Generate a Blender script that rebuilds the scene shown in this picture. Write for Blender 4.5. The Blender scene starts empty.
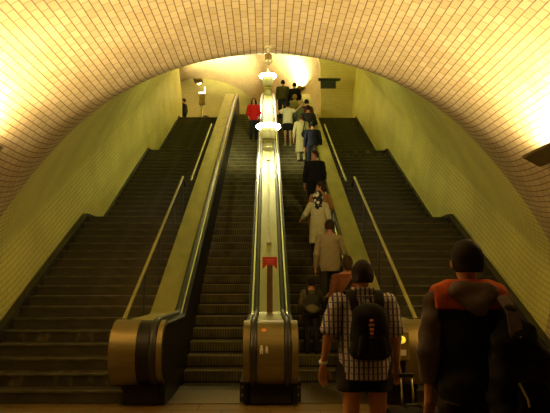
import bpy, bmesh, math, random
import numpy as np
from mathutils import Vector, Matrix
random.seed(4); np.random.seed(4)
C = bpy.context.scene.collection
PI = math.pi
R = math.radians

# ------------------------------------------------------------------ materials
def mat(name, col, rough=.6, metal=0., spec=.5, emit=None, estr=0.):
    m = bpy.data.materials.new(name); m.use_nodes = True
    b = m.node_tree.nodes['Principled BSDF']
    b.inputs['Base Color'].default_value = (*col, 1)
    b.inputs['Roughness'].default_value = rough
    b.inputs['Metallic'].default_value = metal
    b.inputs['Specular IOR Level'].default_value = spec
    if emit:
        b.inputs['Emission Color'].default_value = (*emit, 1)
        b.inputs['Emission Strength'].default_value = estr
    return m
def nodes(m): return m.node_tree.nodes, m.node_tree.links, m.node_tree.nodes['Principled BSDF']
def ramp(N, stops):
    r = N.new('ShaderNodeValToRGB')
    e = r.color_ramp.elements
    while len(e) < len(stops): e.new(.5)
    for k, (p, c) in enumerate(stops):
        e[k].position = p; e[k].color = (*c, 1)
    return r
def noisy(m, c1, c2, scale=6., lo=.35, hi=.65, stretch=(1,1,1), bump=0., detail=5.):
    N, L, b = nodes(m)
    tc = N.new('ShaderNodeTexCoord'); mp = N.new('ShaderNodeMapping'); mp.inputs['Scale'].default_value = stretch
    n = N.new('ShaderNodeTexNoise'); n.inputs['Scale'].default_value = scale; n.inputs['Detail'].default_value = detail
    L.new(tc.outputs['Object'], mp.inputs['Vector']); L.new(mp.outputs['Vector'], n.inputs['Vector'])
    r = ramp(N, [(lo, c1), (hi, c2)]); L.new(n.outputs['Fac'], r.inputs['Fac'])
    L.new(r.outputs['Color'], b.inputs['Base Color'])
    if bump:
        bu = N.new('ShaderNodeBump'); bu.inputs['Strength'].default_value = bump; bu.inputs['Distance'].default_value = .01
        L.new(n.outputs['Fac'], bu.inputs['Height']); L.new(bu.outputs['Normal'], b.inputs['Normal'])
    return m
def tile(name, c1, c2, mortar, bw, rh, ms=.007, rough=.3, dirt=.25, bump=.5):
    """glazed brick tiles; UV in metres: u along the axis, v along the arc"""
    m = mat(name, c1, rough); N, L, b = nodes(m)
    uv = N.new('ShaderNodeUVMap'); br = N.new('ShaderNodeTexBrick')
    br.offset = .5; br.squash = 1
    br.inputs['Scale'].default_value = 1
    br.inputs['Brick Width'].default_value = bw*1.5; br.inputs['Row Height'].default_value = rh
    br.inputs['Mortar Size'].default_value = ms; br.inputs['Mortar Smooth'].default_value = .2; br.inputs['Bias'].default_value = 0
    br.inputs['Color1'].default_value = (*c1, 1); br.inputs['Color2'].default_value = (*c2, 1); br.inputs['Mortar'].default_value = (*mortar, 1)
    mp = N.new('ShaderNodeMapping'); mp.inputs['Scale'].default_value = (1.5, 1, 1)
    L.new(uv.outputs['UV'], mp.inputs['Vector']); L.new(mp.outputs['Vector'], br.inputs['Vector'])
    n = N.new('ShaderNodeTexNoise'); n.inputs['Scale'].default_value = .9; n.inputs['Detail'].default_value = 6
    L.new(uv.outputs['UV'], n.inputs['Vector'])
    r = ramp(N, [(.3, (1-dirt,)*3), (.7, (1, 1, 1))]); L.new(n.outputs['Fac'], r.inputs['Fac'])
    mx = N.new('ShaderNodeMix'); mx.data_type = 'RGBA'; mx.blend_type = 'MULTIPLY'; mx.inputs[0].default_value = 1
    L.new(br.outputs['Color'], mx.inputs[6]); L.new(r.outputs['Color'], mx.inputs[7])
    L.new(mx.outputs[2], b.inputs['Base Color'])
    bu = N.new('ShaderNodeBump'); bu.inputs['Strength'].default_value = bump; bu.inputs['Distance'].default_value = .006; bu.invert = True
    L.new(br.outputs['Fac'], bu.inputs['Height']); L.new(bu.outputs['Normal'], b.inputs['Normal'])
    rr = N.new('ShaderNodeMapRange'); rr.inputs['To Min'].default_value = rough; rr.inputs['To Max'].default_value = .8
    L.new(br.outputs['Fac'], rr.inputs['Value']); L.new(rr.outputs['Result'], b.inputs['Roughness'])
    return m

M = {}
M['tile_cream'] = tile('cream glazed tile', (.72, .58, .31), (.58, .45, .22), (.20, .125, .05), .155, .088, .0065, .33)
M['tile_green'] = tile('yellow green glazed tile', (.92, .88, .27), (.86, .82, .23), (.55, .50, .12), .155, .088, .007, .36, .22, .35)
M['tile_upper'] = tile('cream tile of the upper hall', (.64, .52, .28), (.57, .45, .22), (.38, .27, .11), .16, .078, .006, .4)
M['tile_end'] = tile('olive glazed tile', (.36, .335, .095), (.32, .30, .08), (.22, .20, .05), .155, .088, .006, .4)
M['tile_jamb'] = tile('tan glazed tile', (.72, .62, .24), (.66, .57, .20), (.40, .33, .10), .14, .078, .006, .4)
M['floor'] = tile('brown stone floor', (.32, .22, .075), (.25, .17, .055), (.07, .045, .02), .6, .6, .006, .32, .5, .2)
M['stone'] = noisy(mat('dark stair stone', (.08, .07, .04), .55), (.030, .027, .012), (.080, .071, .032), 3.2, .3, .75, (1, 3, 3), .15)
M['stone_worn'] = noisy(mat('stair stone with pale worn patches', (.08, .07, .04), .6), (.035, .03, .014), (.19, .15, .075), 5.5, .50, .68, (1.1, .1, .5), 0)
M['nosing'] = noisy(mat('worn step nosing with painted light', (.2, .17, .08), .5), (.06, .053, .024), (.13, .115, .052), 5)  # pale partly from wear, partly from light on the tread edges painted in
M['skirting'] = noisy(mat('black skirting stone', (.02, .018, .01), .5), (.016, .014, .008), (.035, .03, .014), 4)
M['deck'] = noisy(mat('brushed deck metal', (.7, .62, .34), .38, .8), (.33, .305, .13), (.42, .385, .175), 2.5, .3, .7, (3, .6, .6), .02)
M['deck_side'] = noisy(mat('dull painted deck metal', (.5, .46, .17), .45, .35), (.33, .31, .09), (.46, .43, .13), 2.2, .3, .7, (2, .8, .8), .02)
M['bronze'] = noisy(mat('bronze newel metal', (.25, .17, .07), .42, .6), (.18, .14, .045), (.25, .195, .065), 2.0, .3, .7, (1, 1, 8), .0)
M['bronze_dark'] = noisy(mat('brown anodised metal', (.12, .07, .03), .45, .4), (.10, .058, .022), (.14, .085, .034), 5)
M['trim'] = mat('polished edge trim', (.86, .84, .62), .22, 1)
M['rubber'] = mat('black handrail rubber', (.012, .011, .010), .38)
M['panel'] = noisy(mat('dark inner panel', (.01, .009, .007), .4, .0, .2), (.007, .006, .005), (.014, .012, .009), 3)
M['black'] = mat('black painted metal', (.012, .012, .013), .45)
M['comb'] = noisy(mat('ribbed comb plate', (.20, .15, .06), .4, .7), (.15, .11, .045), (.26, .2, .08), 3, .3, .7, (30, 1, 1))
M['railpaint'] = noisy(mat('olive painted rail', (.40, .37, .10), .4, .2), (.36, .33, .09), (.46, .42, .12), 4)
M['red'] = mat('red enamel', (.42, .022, .012), .45)
M['red_light'] = mat('pale red lettering', (.62, .12, .07), .5)
M['white'] = mat('white sticker', (.85, .82, .70), .5)
M['orange_st'] = mat('orange sticker', (.85, .32, .12), .5)
M['fixture'] = noisy(mat('brass coloured fixture metal', (.30, .22, .08), .4, .6), (.26, .19, .07), (.34, .26, .1), 6)
M['lens'] = mat('lit glass lens', (.9, .9, .8), .3, emit=(1, .93, .50), estr=68)
M['tube'] = mat('lit lamp tube', (.9, .85, .7), .3, emit=(1, .80, .45), estr=20)
M['signal'] = mat('lit yellow signal', (.8, .6, .05), .3, emit=(1, .72, .05), estr=.9)
M['lampbody'] = noisy(mat('satin lamp body', (.52, .49, .26), .45, .3), (.48, .45, .22), (.56, .53, .3), 5)
M['screen'] = mat('dark bluish sign face', (.012, .025, .03), .25)
M['leather'] = noisy(mat('black nylon', (.010, .009, .010), .85, spec=.15), (.006, .0055, .006), (.012, .011, .011), 30)

def step_mat():
    m = mat('grooved step metal', (.12, .1, .05), .5, .2); N, L, b = nodes(m)
    tc = N.new('ShaderNodeTexCoord'); w = N.new('ShaderNodeTexWave'); w.bands_direction = 'X'; w.inputs['Scale'].default_value = 7
    L.new(tc.outputs['Object'], w.inputs['Vector'])
    n = N.new('ShaderNodeTexNoise'); n.inputs['Scale'].default_value = 5; n.inputs['Detail'].default_value = 6
    oi = N.new('ShaderNodeObjectInfo'); ad = N.new('ShaderNodeVectorMath'); ad.operation = 'ADD'
    L.new(tc.outputs['Object'], ad.inputs[0]); L.new(oi.outputs['Location'], ad.inputs[1]); L.new(ad.outputs[0], n.inputs['Vector'])
    r = ramp(N, [(.05, (.09, .08, .032)), (.75, (.24, .21, .08))]); L.new(w.outputs['Fac'], r.inputs['Fac'])
    r2 = ramp(N, [(.3, (.45, .45, .45)), (.7, (1, 1, 1))]); L.new(n.outputs['Fac'], r2.inputs['Fac'])
    mx = N.new('ShaderNodeMix'); mx.data_type = 'RGBA'; mx.blend_type = 'MULTIPLY'; mx.inputs[0].default_value = 1
    L.new(r.outputs['Color'], mx.inputs[6]); L.new(r2.outputs['Color'], mx.inputs[7]); L.new(mx.outputs[2], b.inputs['Base Color'])
    bu = N.new('ShaderNodeBump'); bu.inputs['Strength'].default_value = .6; bu.inputs['Distance'].default_value = .01
    L.new(w.outputs['Fac'], bu.inputs['Height']); L.new(bu.outputs['Normal'], b.inputs['Normal'])
    return m
M['step'] = step_mat()
M['lit_step_edge'] = mat('step edge with painted light', (.34, .30, .12), .5, .2)  # paler than the step: the lit line along its edge is painted in

def cloth(name, c, var=.12, scale=22, rough=.88):
    lo = tuple(v*(1-var) for v in c); hi = tuple(min(1, v*(1+var)) for v in c)
    return noisy(mat(name, c, rough, spec=.2), lo, hi, scale, .3, .7, (1, 1, 1), .25)
def plaid():
    m = mat('plaid cotton', (.5, .5, .5), .85, spec=.2); N, L, b = nodes(m)
    tc = N.new('ShaderNodeTexCoord'); sp = N.new('ShaderNodeSeparateXYZ'); L.new(tc.outputs['Object'], sp.inputs[0])
    def stripes(sock, freq, ph, thr):
        a = N.new('ShaderNodeMath'); a.operation = 'MULTIPLY_ADD'; a.inputs[1].default_value = freq; a.inputs[2].default_value = ph; L.new(sock, a.inputs[0])
        f = N.new('ShaderNodeMath'); f.operation = 'FRACT'; L.new(a.outputs[0], f.inputs[0])
        g = N.new('ShaderNodeMath'); g.operation = 'LESS_THAN'; g.inputs[1].default_value = thr; L.new(f.outputs[0], g.inputs[0]); return g.outputs[0]
    def mixc(fac, c_a, c_b):
        mx = N.new('ShaderNodeMix'); mx.data_type = 'RGBA'
        L.new(fac, mx.inputs[0])
        for i, c in ((6, c_a), (7, c_b)):
            if isinstance(c, tuple): mx.inputs[i].default_value = (*c, 1)
            else: L.new(c, mx.inputs[i])
        return mx.outputs[2]
    c1 = mixc(stripes(sp.outputs['X'], 27, .1, .46), (.60, .55, .50), (.055, .055, .12))
    c2 = mixc(stripes(sp.outputs['X'], 27, .42, .12), c1, (.40, .30, .27))
    c3 = mixc(stripes(sp.outputs['Z'], 20, .3, .16), c2, (.10, .09, .14))
    L.new(c3, b.inputs['Base Color'])
    return m
M['plaid'] = plaid()
M['skin'] = mat('skin', (.50, .23, .12), .55)
M['skin_light'] = mat('fair skin', (.62, .36, .20), .55)
M['hair_dark'] = cloth('dark brown hair', (.011, .006, .004), .4, 60, .8)
M['hair_black'] = cloth('black hair', (.009, .008, .008), .4, 60, .8)
M['hair_brown'] = cloth('brown hair', (.036, .019, .009), .4, 60, .8)
M['hair_blond'] = cloth('blond hair', (.36, .26, .09), .3, 60, .55)
M['eye'] = mat('eye', (.02, .015, .012), .2)
M['lip'] = mat('lip', (.36, .10, .08), .5)
PAL = dict(c_black=(.010, .010, .012), c_navy=(.014, .016, .035), c_grey=(.125, .09, .078), c_orange=(.52, .095, .022), c_rust=(.14, .05, .02),
           c_beige=(.34, .29, .16), c_cream=(.60, .56, .30), c_olive=(.09, .08, .035), c_red=(.62, .018, .020), c_denim=(.03, .035, .06),
           c_dark=(.025, .022, .022), c_white=(.66, .63, .45), c_tan=(.42, .20, .08), c_green=(.10, .13, .06), c_maroon=(.10, .025, .02), c_khaki=(.36, .33, .16))
for k, v in PAL.items(): M[k] = cloth(k[2:] + ' cloth', v)
def scarf():
    m = mat('black and white patterned cloth', (.6, .6, .5), .9); N, L, b = nodes(m)
    tc = N.new('ShaderNodeTexCoord'); v = N.new('ShaderNodeTexVoronoi'); v.inputs['Scale'].default_value = 13
    L.new(tc.outputs['Object'], v.inputs['Vector'])
    r = ramp(N, [(.40, (.78, .76, .66)), (.52, (.015, .015, .018))]); L.new(v.outputs['Distance'], r.inputs['Fac']); L.new(r.outputs['Color'], b.inputs['Base Color'])
    return m
M['scarf'] = scarf()

# ------------------------------------------------------------------ mesh helpers
class MB:
    def __init__(s): s.bm = bmesh.new()
    def box(s, x0, x1, y0, y1, z0, z1, bev=0., mtx=None):
        g = bmesh.ops.create_cube(s.bm, size=1)
        vs = g['verts']
        for v in vs:
            v.co = Vector((x0 + (v.co.x+.5)*(x1-x0), y0 + (v.co.y+.5)*(y1-y0), z0 + (v.co.z+.5)*(z1-z0)))
        if bev:
            es = list({e for v in vs for e in v.link_edges})
            r = bmesh.ops.bevel(s.bm, geom=es, offset=bev, segments=2, affect='EDGES', profile=.6)
            vs = [v for v in r['verts']] if mtx else vs
        if mtx:
            isl = set(); st = [vs[0]]
            while st:
                v = st.pop()
                if v in isl: continue
                isl.add(v); st += [e.other_vert(v) for e in v.link_edges]
            bmesh.ops.transform(s.bm, matrix=mtx, verts=list(isl))
        return s
    def tube(s, pts, r, n=10, closed=False, rs=None, flat=None):
        """round tube along pts; rs = radii per point; flat=(ax, az): elliptic section in the frame (X, in-plane normal)"""
        pts = [Vector(p) for p in pts]; rings = []
        for i, p in enumerate(pts):
            a = pts[max(i-1, 0)]; b = pts[min(i+1, len(pts)-1)]; t = (b-a).normalized()
            if flat: u = Vector((1, 0, 0))
            else:
                u = Vector((0, 0, 1)) if abs(t.z) < .9 else Vector((1, 0, 0))
                u = (u - t*u.dot(t)).normalized()
            w = t.cross(u).normalized()
            rr = rs[i] if rs else r
            ra, rb = (flat if flat else (rr, rr))
            rings.append([s.bm.verts.new(p + u*(ra*math.cos(2*PI*k/n)) + w*(rb*math.sin(2*PI*k/n))) for k in range(n)])
        for a, b in zip(rings, rings[1:]):
            for k in range(n): s.bm.faces.new((a[k], a[(k+1) % n], b[(k+1) % n], b[k]))
        s.bm.faces.new(rings[0][::-1]); s.bm.faces.new(rings[-1])
        return s
    def lathe(s, prof, c=(0, 0, 0), n=28, mtx=None):
        rings = []
        for (r, z) in prof:
            rings.append([s.bm.verts.new((c[0] + r*math.cos(2*PI*k/n), c[1] + r*math.sin(2*PI*k/n), c[2] + z)) for k in range(n)])
        for a, b in zip(rings, rings[1:]):
            for k in range(n): s.bm.faces.new((a[k], a[(k+1) % n], b[(k+1) % n], b[k]))
        s.bm.faces.new(rings[0][::-1]); s.bm.faces.new(rings[-1])
        if mtx: bmesh.ops.transform(s.bm, matrix=mtx, verts=[v for r_ in rings for v in r_])
        return s
    def prism_x(s, poly, x0, x1):
        """extrude a (y,z) polygon along X"""
        a = [s.bm.verts.new((x0, y, z)) for y, z in poly]; b = [s.bm.verts.new((x1, y, z)) for y, z in poly]
        n = len(poly)
        for k in range(n): s.bm.faces.new((a[k], a[(k+1) % n], b[(k+1) % n], b[k]))
        s.bm.faces.new(a[::-1]); s.bm.faces.new(b)
        return s
    def ribbon_x(s, outer, inner, x0, x1):
        """a strip between two polylines of equal length in (y,z), extruded along X"""
        V = [[s.bm.verts.new((x, p[0], p[1])) for p in ln] for x in (x0, x1) for ln in (outer, inner)]
        a, b, c, d = V
        for k in range(len(outer)-1):
            s.bm.faces.new((a[k], a[k+1], c[k+1], c[k])); s.bm.faces.new((b[k], d[k], d[k+1], b[k+1]))
            s.bm.faces.new((a[k], b[k], b[k+1], a[k+1])); s.bm.faces.new((c[k], c[k+1], d[k+1], d[k]))
        for k in (0, -1): s.bm.faces.new((a[k], c[k], d[k], b[k]))
        return s
    def build(s, name, m, parent=None, smooth=False, angle=None):
        bmesh.ops.recalc_face_normals(s.bm, faces=s.bm.faces)
        me = bpy.data.meshes.new(name); s.bm.to_mesh(me); s.bm.free()
        o = bpy.data.objects.new(name, me); C.objects.link(o)
        me.materials.append(m)
        if smooth or angle:
            for p in me.polygons: p.use_smooth = True
            if angle: me.set_sharp_from_angle(angle=R(angle))
        if parent: o.parent = parent
        return o
def thing(name, label, cat, loc=(0, 0, 0), rz=0, group=None):
    o = bpy.data.objects.new(name, None); C.objects.link(o); o.location = loc; o.rotation_euler = (0, 0, rz); o.empty_display_size = .1
    return tag(o, label, cat, group)
def tag(o, label, cat, group=None):
    o['label'] = label; o['category'] = cat
    if group: o['group'] = group
    return o
def struct(o, label=None, cat=None):
    o['kind'] = 'structure'
    if label: o['label'] = label
    if cat: o['category'] = cat
    return o
def rawmesh(name, verts, faces, m, parent=None, uvs=None, smooth=True):
    me = bpy.data.meshes.new(name); me.from_pydata([tuple(map(float, v)) for v in verts], [], [tuple(map(int, f)) for f in faces]); me.update()
    if uvs is not None:
        ul = me.uv_layers.new(name='UVMap')
        for p in me.polygons:
            for li in p.loop_indices: ul.data[li].uv = uvs[me.loops[li].vertex_index]
    for p in me.polygons: p.use_smooth = smooth
    me.materials.append(m)
    o = bpy.data.objects.new(name, me); C.objects.link(o)
    if parent: o.parent = parent
    return o

CAMZ = 1.55; F_ = 565.; PITCH = R(7.67); CAMX = -.06
def ray(px, row):
    """tangents (x per y, z per y) of a pixel of the photograph"""
    u = (px-275)/F_; v = (206.5-row)/F_
    fw = math.cos(PITCH) - v*math.sin(PITCH); up = math.sin(PITCH) + v*math.cos(PITCH)
    yw = R(1.25); x = u*math.cos(yw) + fw*math.sin(yw); y_ = fw*math.cos(yw) - u*math.sin(yw)
    return x/y_, up/y_

# ------------------------------------------------------------------ the place: two vaulted halls joined by an inclined tunnel
P1Y = 8.8                      # where the level hall turns into the incline
SL = R(30); TG = math.tan(SL); CS = math.cos(SL); SN = math.sin(SL)
RAD = 4.55
TOPZ = 9.0; TOPY = 25.0; ENDY = 26.0
def profile():
    """(x, h) from the left foot over the crown to the right foot"""
    a0 = math.asin(1.6/RAD); right = [(4.04, -2.2), (4.04, -1.), (4.05, 0), (4.12, .6), (4.205, 1.15)]
    arc = [(RAD*math.cos(a), RAD*math.sin(a)) for a in np.linspace(a0, PI-a0, 61)]
    left = [(-x, h) for x, h in right[::-1]]
    return (right + arc + left)[::-1]
PR = [(x, h*1.03 if h > 0 else h) for x, h in profile()]
ARC = [0.]
for (a, b) in zip(PR, PR[1:]): ARC.append(ARC[-1] + math.hypot(a[0]-b[0], a[1]-b[1]))
def sweep(name, pr, arc, fn, n, m):
    """fn(x, h, s in 0..1) -> (point, u)"""
    V, U, F = [], [], []
    for i in range(n+1):
        for (x, h), a in zip(pr, arc):
            p, u = fn(x, h, i/n); V.append(p); U.append((u, a))
    k = len(pr)
    for i in range(n):
        for j in range(k-1): F.append((i*k+j, i*k+j+1, (i+1)*k+j+1, (i+1)*k+j))
    return rawmesh(name, V, F, m, uvs=U)
RC = 6.0                        # the axis bends upwards about a centre RC above it
YC = P1Y - RC*math.tan(SL/2)
RC = 5.7                        # the axis bends upwards about a centre RC above it
YC = P1Y - RC*math.tan(SL/2)
def split(h):
    """bend angle at which the cream tiles meet the yellow green ones"""
    f = min(1, max(0, (h-1.8)/2.2)); return SL*(.5 + .5*f*f*(3-2*f))
def bend(h, a):
    r = RC-h; return YC + r*math.sin(a), RC - r*math.cos(a), YC + max(r, 1.2)*a
def near_fn(x, h, s):
    if s <= .7:
        y1 = -7 + s/.7*(YC+7); return (x, y1, max(h, -.05)), y1
    y_, z, u = bend(h, (s-.7)/.3*split(h)); return (x, y_, z), u
def inc_fn(x, h, s):
    a0 = split(h)
    if s <= .3:
        y_, z, u = bend(h, a0 + s/.3*(SL-a0)); return (x, y_, z), u
    y0, z0, u = bend(h, SL); t = (s-.3)/.7*(ENDY - y0)/CS
    return (x, y0 + CS*t, z0 + SN*t), u + t
struct(sweep('ceiling', PR, ARC, near_fn, 40, M['tile_cream']), 'cream tiled barrel vault over the lower hall')
half = len(PR)//2
struct(sweep('wall_left', PR[:half+1], ARC[:half+1], inc_fn, 40, M['tile_green']), 'yellow green tiled left side of the inclined tunnel')
struct(sweep('wall_right', PR[half:], ARC[half:], inc_fn, 40, M['tile_green']), 'yellow green tiled right side of the inclined tunnel')
# rear wall of the lower hall
b = MB(); b.box(-4.6, 4.6, -7.2, -7, -.1, 4.7); struct(b.build('wall_rear', M['tile_cream']), 'wall closing the lower hall behind the crowd')
# floors
def quad(name, x0, x1, y0, y1, z, m, thick=.2):
    V = [(x0, y0, z), (x1, y0, z), (x1, y1, z), (x0, y1, z), (x0, y0, z-thick), (x1, y0, z-thick), (x1, y1, z-thick), (x0, y1, z-thick)]
    return rawmesh(name, V, [(0, 1, 2, 3), (7, 6, 5, 4), (0, 4, 5, 1), (1, 5, 6, 2), (2, 6, 7, 3), (3, 7, 4, 0)], m, uvs=[(v[0], v[1]) for v in V], smooth=False)
struct(quad('floor', -4.3, 4.3, -7, 8.9, 0, M['floor']), 'brown stone floor of the lower hall')
# upper hall: a narrower vault that bends away to the left
HX, HY, HB = -.92, ENDY, R(19)
HW, HS, HR, HLEN = 3.36, 2.75, 2.3, 8.2
def up_profile():
    arc = [(HW*math.cos(a), HS + HR*math.sin(a)) for a in np.linspace(0, PI, 49)]
    return ([(HW, -.1), (HW, .9), (HW, 1.8)] + arc + [(-HW, 1.8), (-HW, .9), (-HW, -.1)])[::-1]
UP = up_profile(); UA = [0.]
for (a, b_) in zip(UP, UP[1:]): UA.append(UA[-1] + math.hypot(a[0]-b_[0], a[1]-b_[1]))
def up_pt(x, t): return (HX + x*math.cos(HB) - t*math.sin(HB), HY + x*math.sin(HB) + t*math.cos(HB))
def up_fn(x, h, s):
    t0 = (0.30 - x*math.sin(HB))/math.cos(HB)      # starts on the plane y = ENDY + .3
    t = t0 + s*(HLEN - t0); X, Y = up_pt(x, t)
    return (X, Y, TOPZ + h), t
struct(sweep('ceiling_upper', UP, UA, up_fn, 14, M['tile_upper']), 'cream vault of the upper hall above the escalators')
# wall with the arched mouth of the upper hall
mouth = []
for (x, h) in UP:
    X, Y, Z = up_fn(x, h, 0)[0]; mouth.append((X, Z))
V, F, U = [], [], []
for yy in (ENDY, ENDY+.3):
    for (X, Z) in mouth:
        cx, cz = HX, TOPZ + 1.5; d = Vector((X-cx, Z-cz)); 
        k = min((8.5/abs(d.x)) if abs(d.x) > 1e-6 else 1e9, (9./abs(d.y)) if abs(d.y) > 1e-6 else 1e9)
        V += [(X, yy, Z), (cx + d.x*k, yy, cz + d.y*k)]; U += [(X, Z), (cx + d.x*k, cz + d.y*k)]
n = len(mouth)
for q in (0, 2*n):
    for k in range(n-1): F.append((q+2*k, q+2*k+1, q+2*k+3, q+2*k+2))
for k in range(n-1): F.append((2*k, 2*k+2, 2*n+2*k+2, 2*n+2*k))
struct(rawmesh('wall_upper', V, F, M['tile_jamb'], uvs=U, smooth=False), 'tan wall around the arched mouth of the upper hall')
# end wall of the upper hall
V, U = [], []
for (x, z) in ((-6, -.2), (6, -.2), (6, 7), (-6, 7)):
    X, Y = up_pt(x, HLEN - .02); V.append((X, Y, TOPZ+z)); U.append((x, z))
struct(rawmesh('wall_back', V, [(0, 1, 2, 3)], M['tile_end'], uvs=U, smooth=False), 'yellow green tiled end wall of the upper hall')

# ------------------------------------------------------------------ stairs at both sides
SW0, SW1 = 1.905, 4.03
ST, SR = .288, 9.0/54
SY = []                        # front edge of every tread, bottom up
y = 7.6; LAND = []
for k in range(54):
    SY.append(y); y += ST
    if k in (17, 35): LAND.append((k, SY[-1], SR*(k+1))); y += 1.05
TOPY_ST = SY[-1]
struct(quad('floor_upper', -9, 6, TOPY_ST+.01, 37, TOPZ, M['floor']), 'stone floor of the upper hall')
def stairs(sgn, label):
    t = thing('staircase', label, 'stairs', (0, 0, 0), 0, 'stairs beside the escalators')
    xs = sorted((sgn*SW0, sgn*SW1))
    bm = MB(); bm.box(xs[0], xs[1], 0, ST+.05, -.6, 0, 0); proto = bm.build('step', M['stone'], t)
    bm = MB(); bm.box(xs[0], xs[1], -.022, .035, -.03, .002, .006); nose = bm.build('nosing', M['nosing'], proto)
    worn = None
    for k in range(54):
        if k in (17, 35): continue
        if k == 0: o = proto
        else:
            o = proto.copy(); C.objects.link(o); o.parent = t
            q = nose.copy(); C.objects.link(q); q.parent = o
        o.location = (0, SY[k], SR*(k+1))
        if (sgn < 0 and k in (1, 4)) or (sgn > 0 and k in (34, 36)):
            if worn is None:
                worn = proto.data.copy(); worn.materials.clear(); worn.materials.append(M['stone_worn'])
            o.data = worn; o['label'] = 'step with pale worn patches on its riser'
    for k, yy, zz in LAND:
        bm = MB(); bm.box(xs[0], xs[1], yy, yy+ST+1.1, zz-.6, zz, 0); bm.box(xs[0], xs[1], yy-.022, yy+.06, zz-.045, zz+.001, .008)
        bm.build('landing', M['stone_worn'] if sgn > 0 and k > 20 else M['stone'], t)
    # stepped black skirting against the tiled wall
    SKH = .07
    pts = [(SY[0]-.3, SKH), (SY[0], SR+SKH)]
    for k, yy, zz in LAND: pts += [(yy, zz+SKH), (yy+ST+1.05-.12, zz+SKH)]
    pts += [(TOPY_ST, TOPZ+SKH), (TOPY_ST+.7, TOPZ+SKH)]
    low = [(p[0], p[1]-.9) for p in pts]
    bm = MB(); bm.ribbon_x(pts, low, sgn*4.005, sgn*4.12)
    struct(bm.build('baseboard_left' if sgn < 0 else 'baseboard_right', M['skirting']), 'black stepped skirting along the %s staircase' % ('left' if sgn < 0 else 'right'))
    return t
stairs(-1, 'dark stone staircase on the side with no queue, beside the left tiled wall')
stairs(1, 'dark stone staircase behind the man in orange and black vest, along the right wall')

def stair_rail(sgn, k0, k1, label, ext=True):
    X = sgn*1.93
    t = thing('handrail', label, 'handrail', (0, 0, 0), 0, 'stair handrails')
    def at(k, hh): return (X, SY[k], SR*(k+1) + hh)
    a = Vector(at(k0, .90)); b_ = Vector(at(k1, .90))
    pts = [tuple(a), tuple(b_)]
    bm = MB(); bm.tube(pts, .026, 10); bm.build('rail', M['railpaint'], t, angle=40)
    bm = MB(); bm.tube([tuple(b_), (X, b_.y+.16, b_.z-.05), (X-sgn*.02, b_.y+.30, b_.z-.16)], .028, 10); bm.build('end_bracket', M['black'], t, angle=40)
    for f in (.0, .25, .5, .75, 1):
        k = int(round(k0 + f*(k1-k0))); p = at(k, .0)
        bm = MB(); bm.tube([(X, p[1]+.06, p[2]), (X, p[1]+.06, p[2]+.90+.06*TG-.02)], .018, 8); bm.build('post', M['black'], t, angle=40)
    return t
stair_rail(-1, 0, 17, 'olive handrail up the lowest flight of the empty left staircase, beside the left newel')
stair_rail(-1, 18, 35, 'olive handrail on the middle flight of the left staircase')
stair_rail(-1, 36, 53, 'olive handrail on the top flight of the left staircase')
stair_rail(1, 0, 17, 'olive handrail up the lowest flight of the right staircase, behind the men with bags')
stair_rail(1, 18, 35, 'olive handrail on the middle flight of the right staircase')
stair_rail(1, 36, 53, 'olive handrail on the top flight of the right staircase')

# ------------------------------------------------------------------ escalators
E0 = 8.78; ET = .329; ER = ET*TG
DKY = 9.13; DKZ = 1.06; DTOP = 10.06
def contour(off=0., front=True, y_end=25.75):
    """side outline of a balustrade (y,z), front foot -> round newel -> incline -> top; off pushes it outwards"""
    r = .40 + off; c = (7.55, .66); pts = []
    for a in np.linspace(R(255), R(90), 25): pts.append((c[0] + r*math.cos(a), c[1] + r*math.sin(a)))
    def corner(p, a0, a1, rad, n=7):
        # fillet between direction a0 and a1 at p
        d = rad*math.tan(abs(a1-a0)/2); out = []
        s = Vector((p[0]-d*math.cos(a0), p[1]-d*math.sin(a0))); sg = 1 if a1 > a0 else -1
        cc = s + Vector((-math.sin(a0), math.cos(a0)))*rad*sg
        for k in range(n+1):
            a = a0 + (a1-a0)*k/n
            q = cc + Vector((math.sin(a), -math.cos(a)))*rad*sg; out.append((q.x, q.y))
        return out
    ky = DKY - off*math.tan(SL/2); pts += corner((ky, DKZ+off), 0, SL, .35)
    n = 40; y0 = pts[-1][0]; ty = DKY + (DTOP-DKZ)/TG - off*math.tan(SL/2); tz = DTOP + off
    last = corner((ty, tz), SL, 0, .8)
    for k in range(1, n): 
        f = k/n; pts.append((y0 + f*(last[0][0]-y0), pts[0][1]*0 + (DKZ+off) + (y0 + f*(last[0][0]-y0) - ky)*TG))
    pts += last
    c2 = (y_end, DTOP-.40)
    for a in np.linspace(R(90), R(-75), 20): pts.append((c2[0] + r*math.cos(a), c2[1] + r*math.sin(a)))
    return pts
CT = {o: contour(o) for o in (0., .004, .03, -.05, -.10, -.02, .012)}
def closed(off):
    p = contour(off); y1 = p[-1][0]; y0 = p[0][0]
    return p + [(y1, 8.95), (24.2, 8.75), (9.6, .02), (y0, .02)]
def tubepath(off): return [(0, a, b) for a, b in contour(off)]
def handrail_part(parent, xc):
    pts = [(xc, a, b) for a, b in contour(.012)]
    bm = MB(); bm.tube(pts, .04, 12, flat=(.047, .032)); return bm.build('handrail', M['rubber'], parent, smooth=True)
def strip(parent, name, m, x0, x1, off=0., th=.05):
    o_ = contour(off); i_ = contour(off-th); bm = MB(); bm.ribbon_x(o_, i_, x0, x1); return bm.build(name, m, parent, angle=30)
def panel(parent, name, m, x0, x1, off):
    bm = MB(); bm.prism_x(closed(off), x0, x1); return bm.build(name, m, parent, angle=30)
def run_newel(parent, name, m, x0, x1, off, th, seg):
    o_ = contour(off); i_ = contour(off-th)
    kk = [i for i, p in enumerate(o_) if seg[0] <= p[0] <= seg[1] and p[1] < 3] if seg[1] < 20 else [i for i, p in enumerate(o_) if p[0] >= seg[0]]
    bm = MB(); bm.ribbon_x([o_[i] for i in kk], [i_[i] for i in kk], x0, x1); return bm.build(name, m, parent, angle=30)

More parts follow.
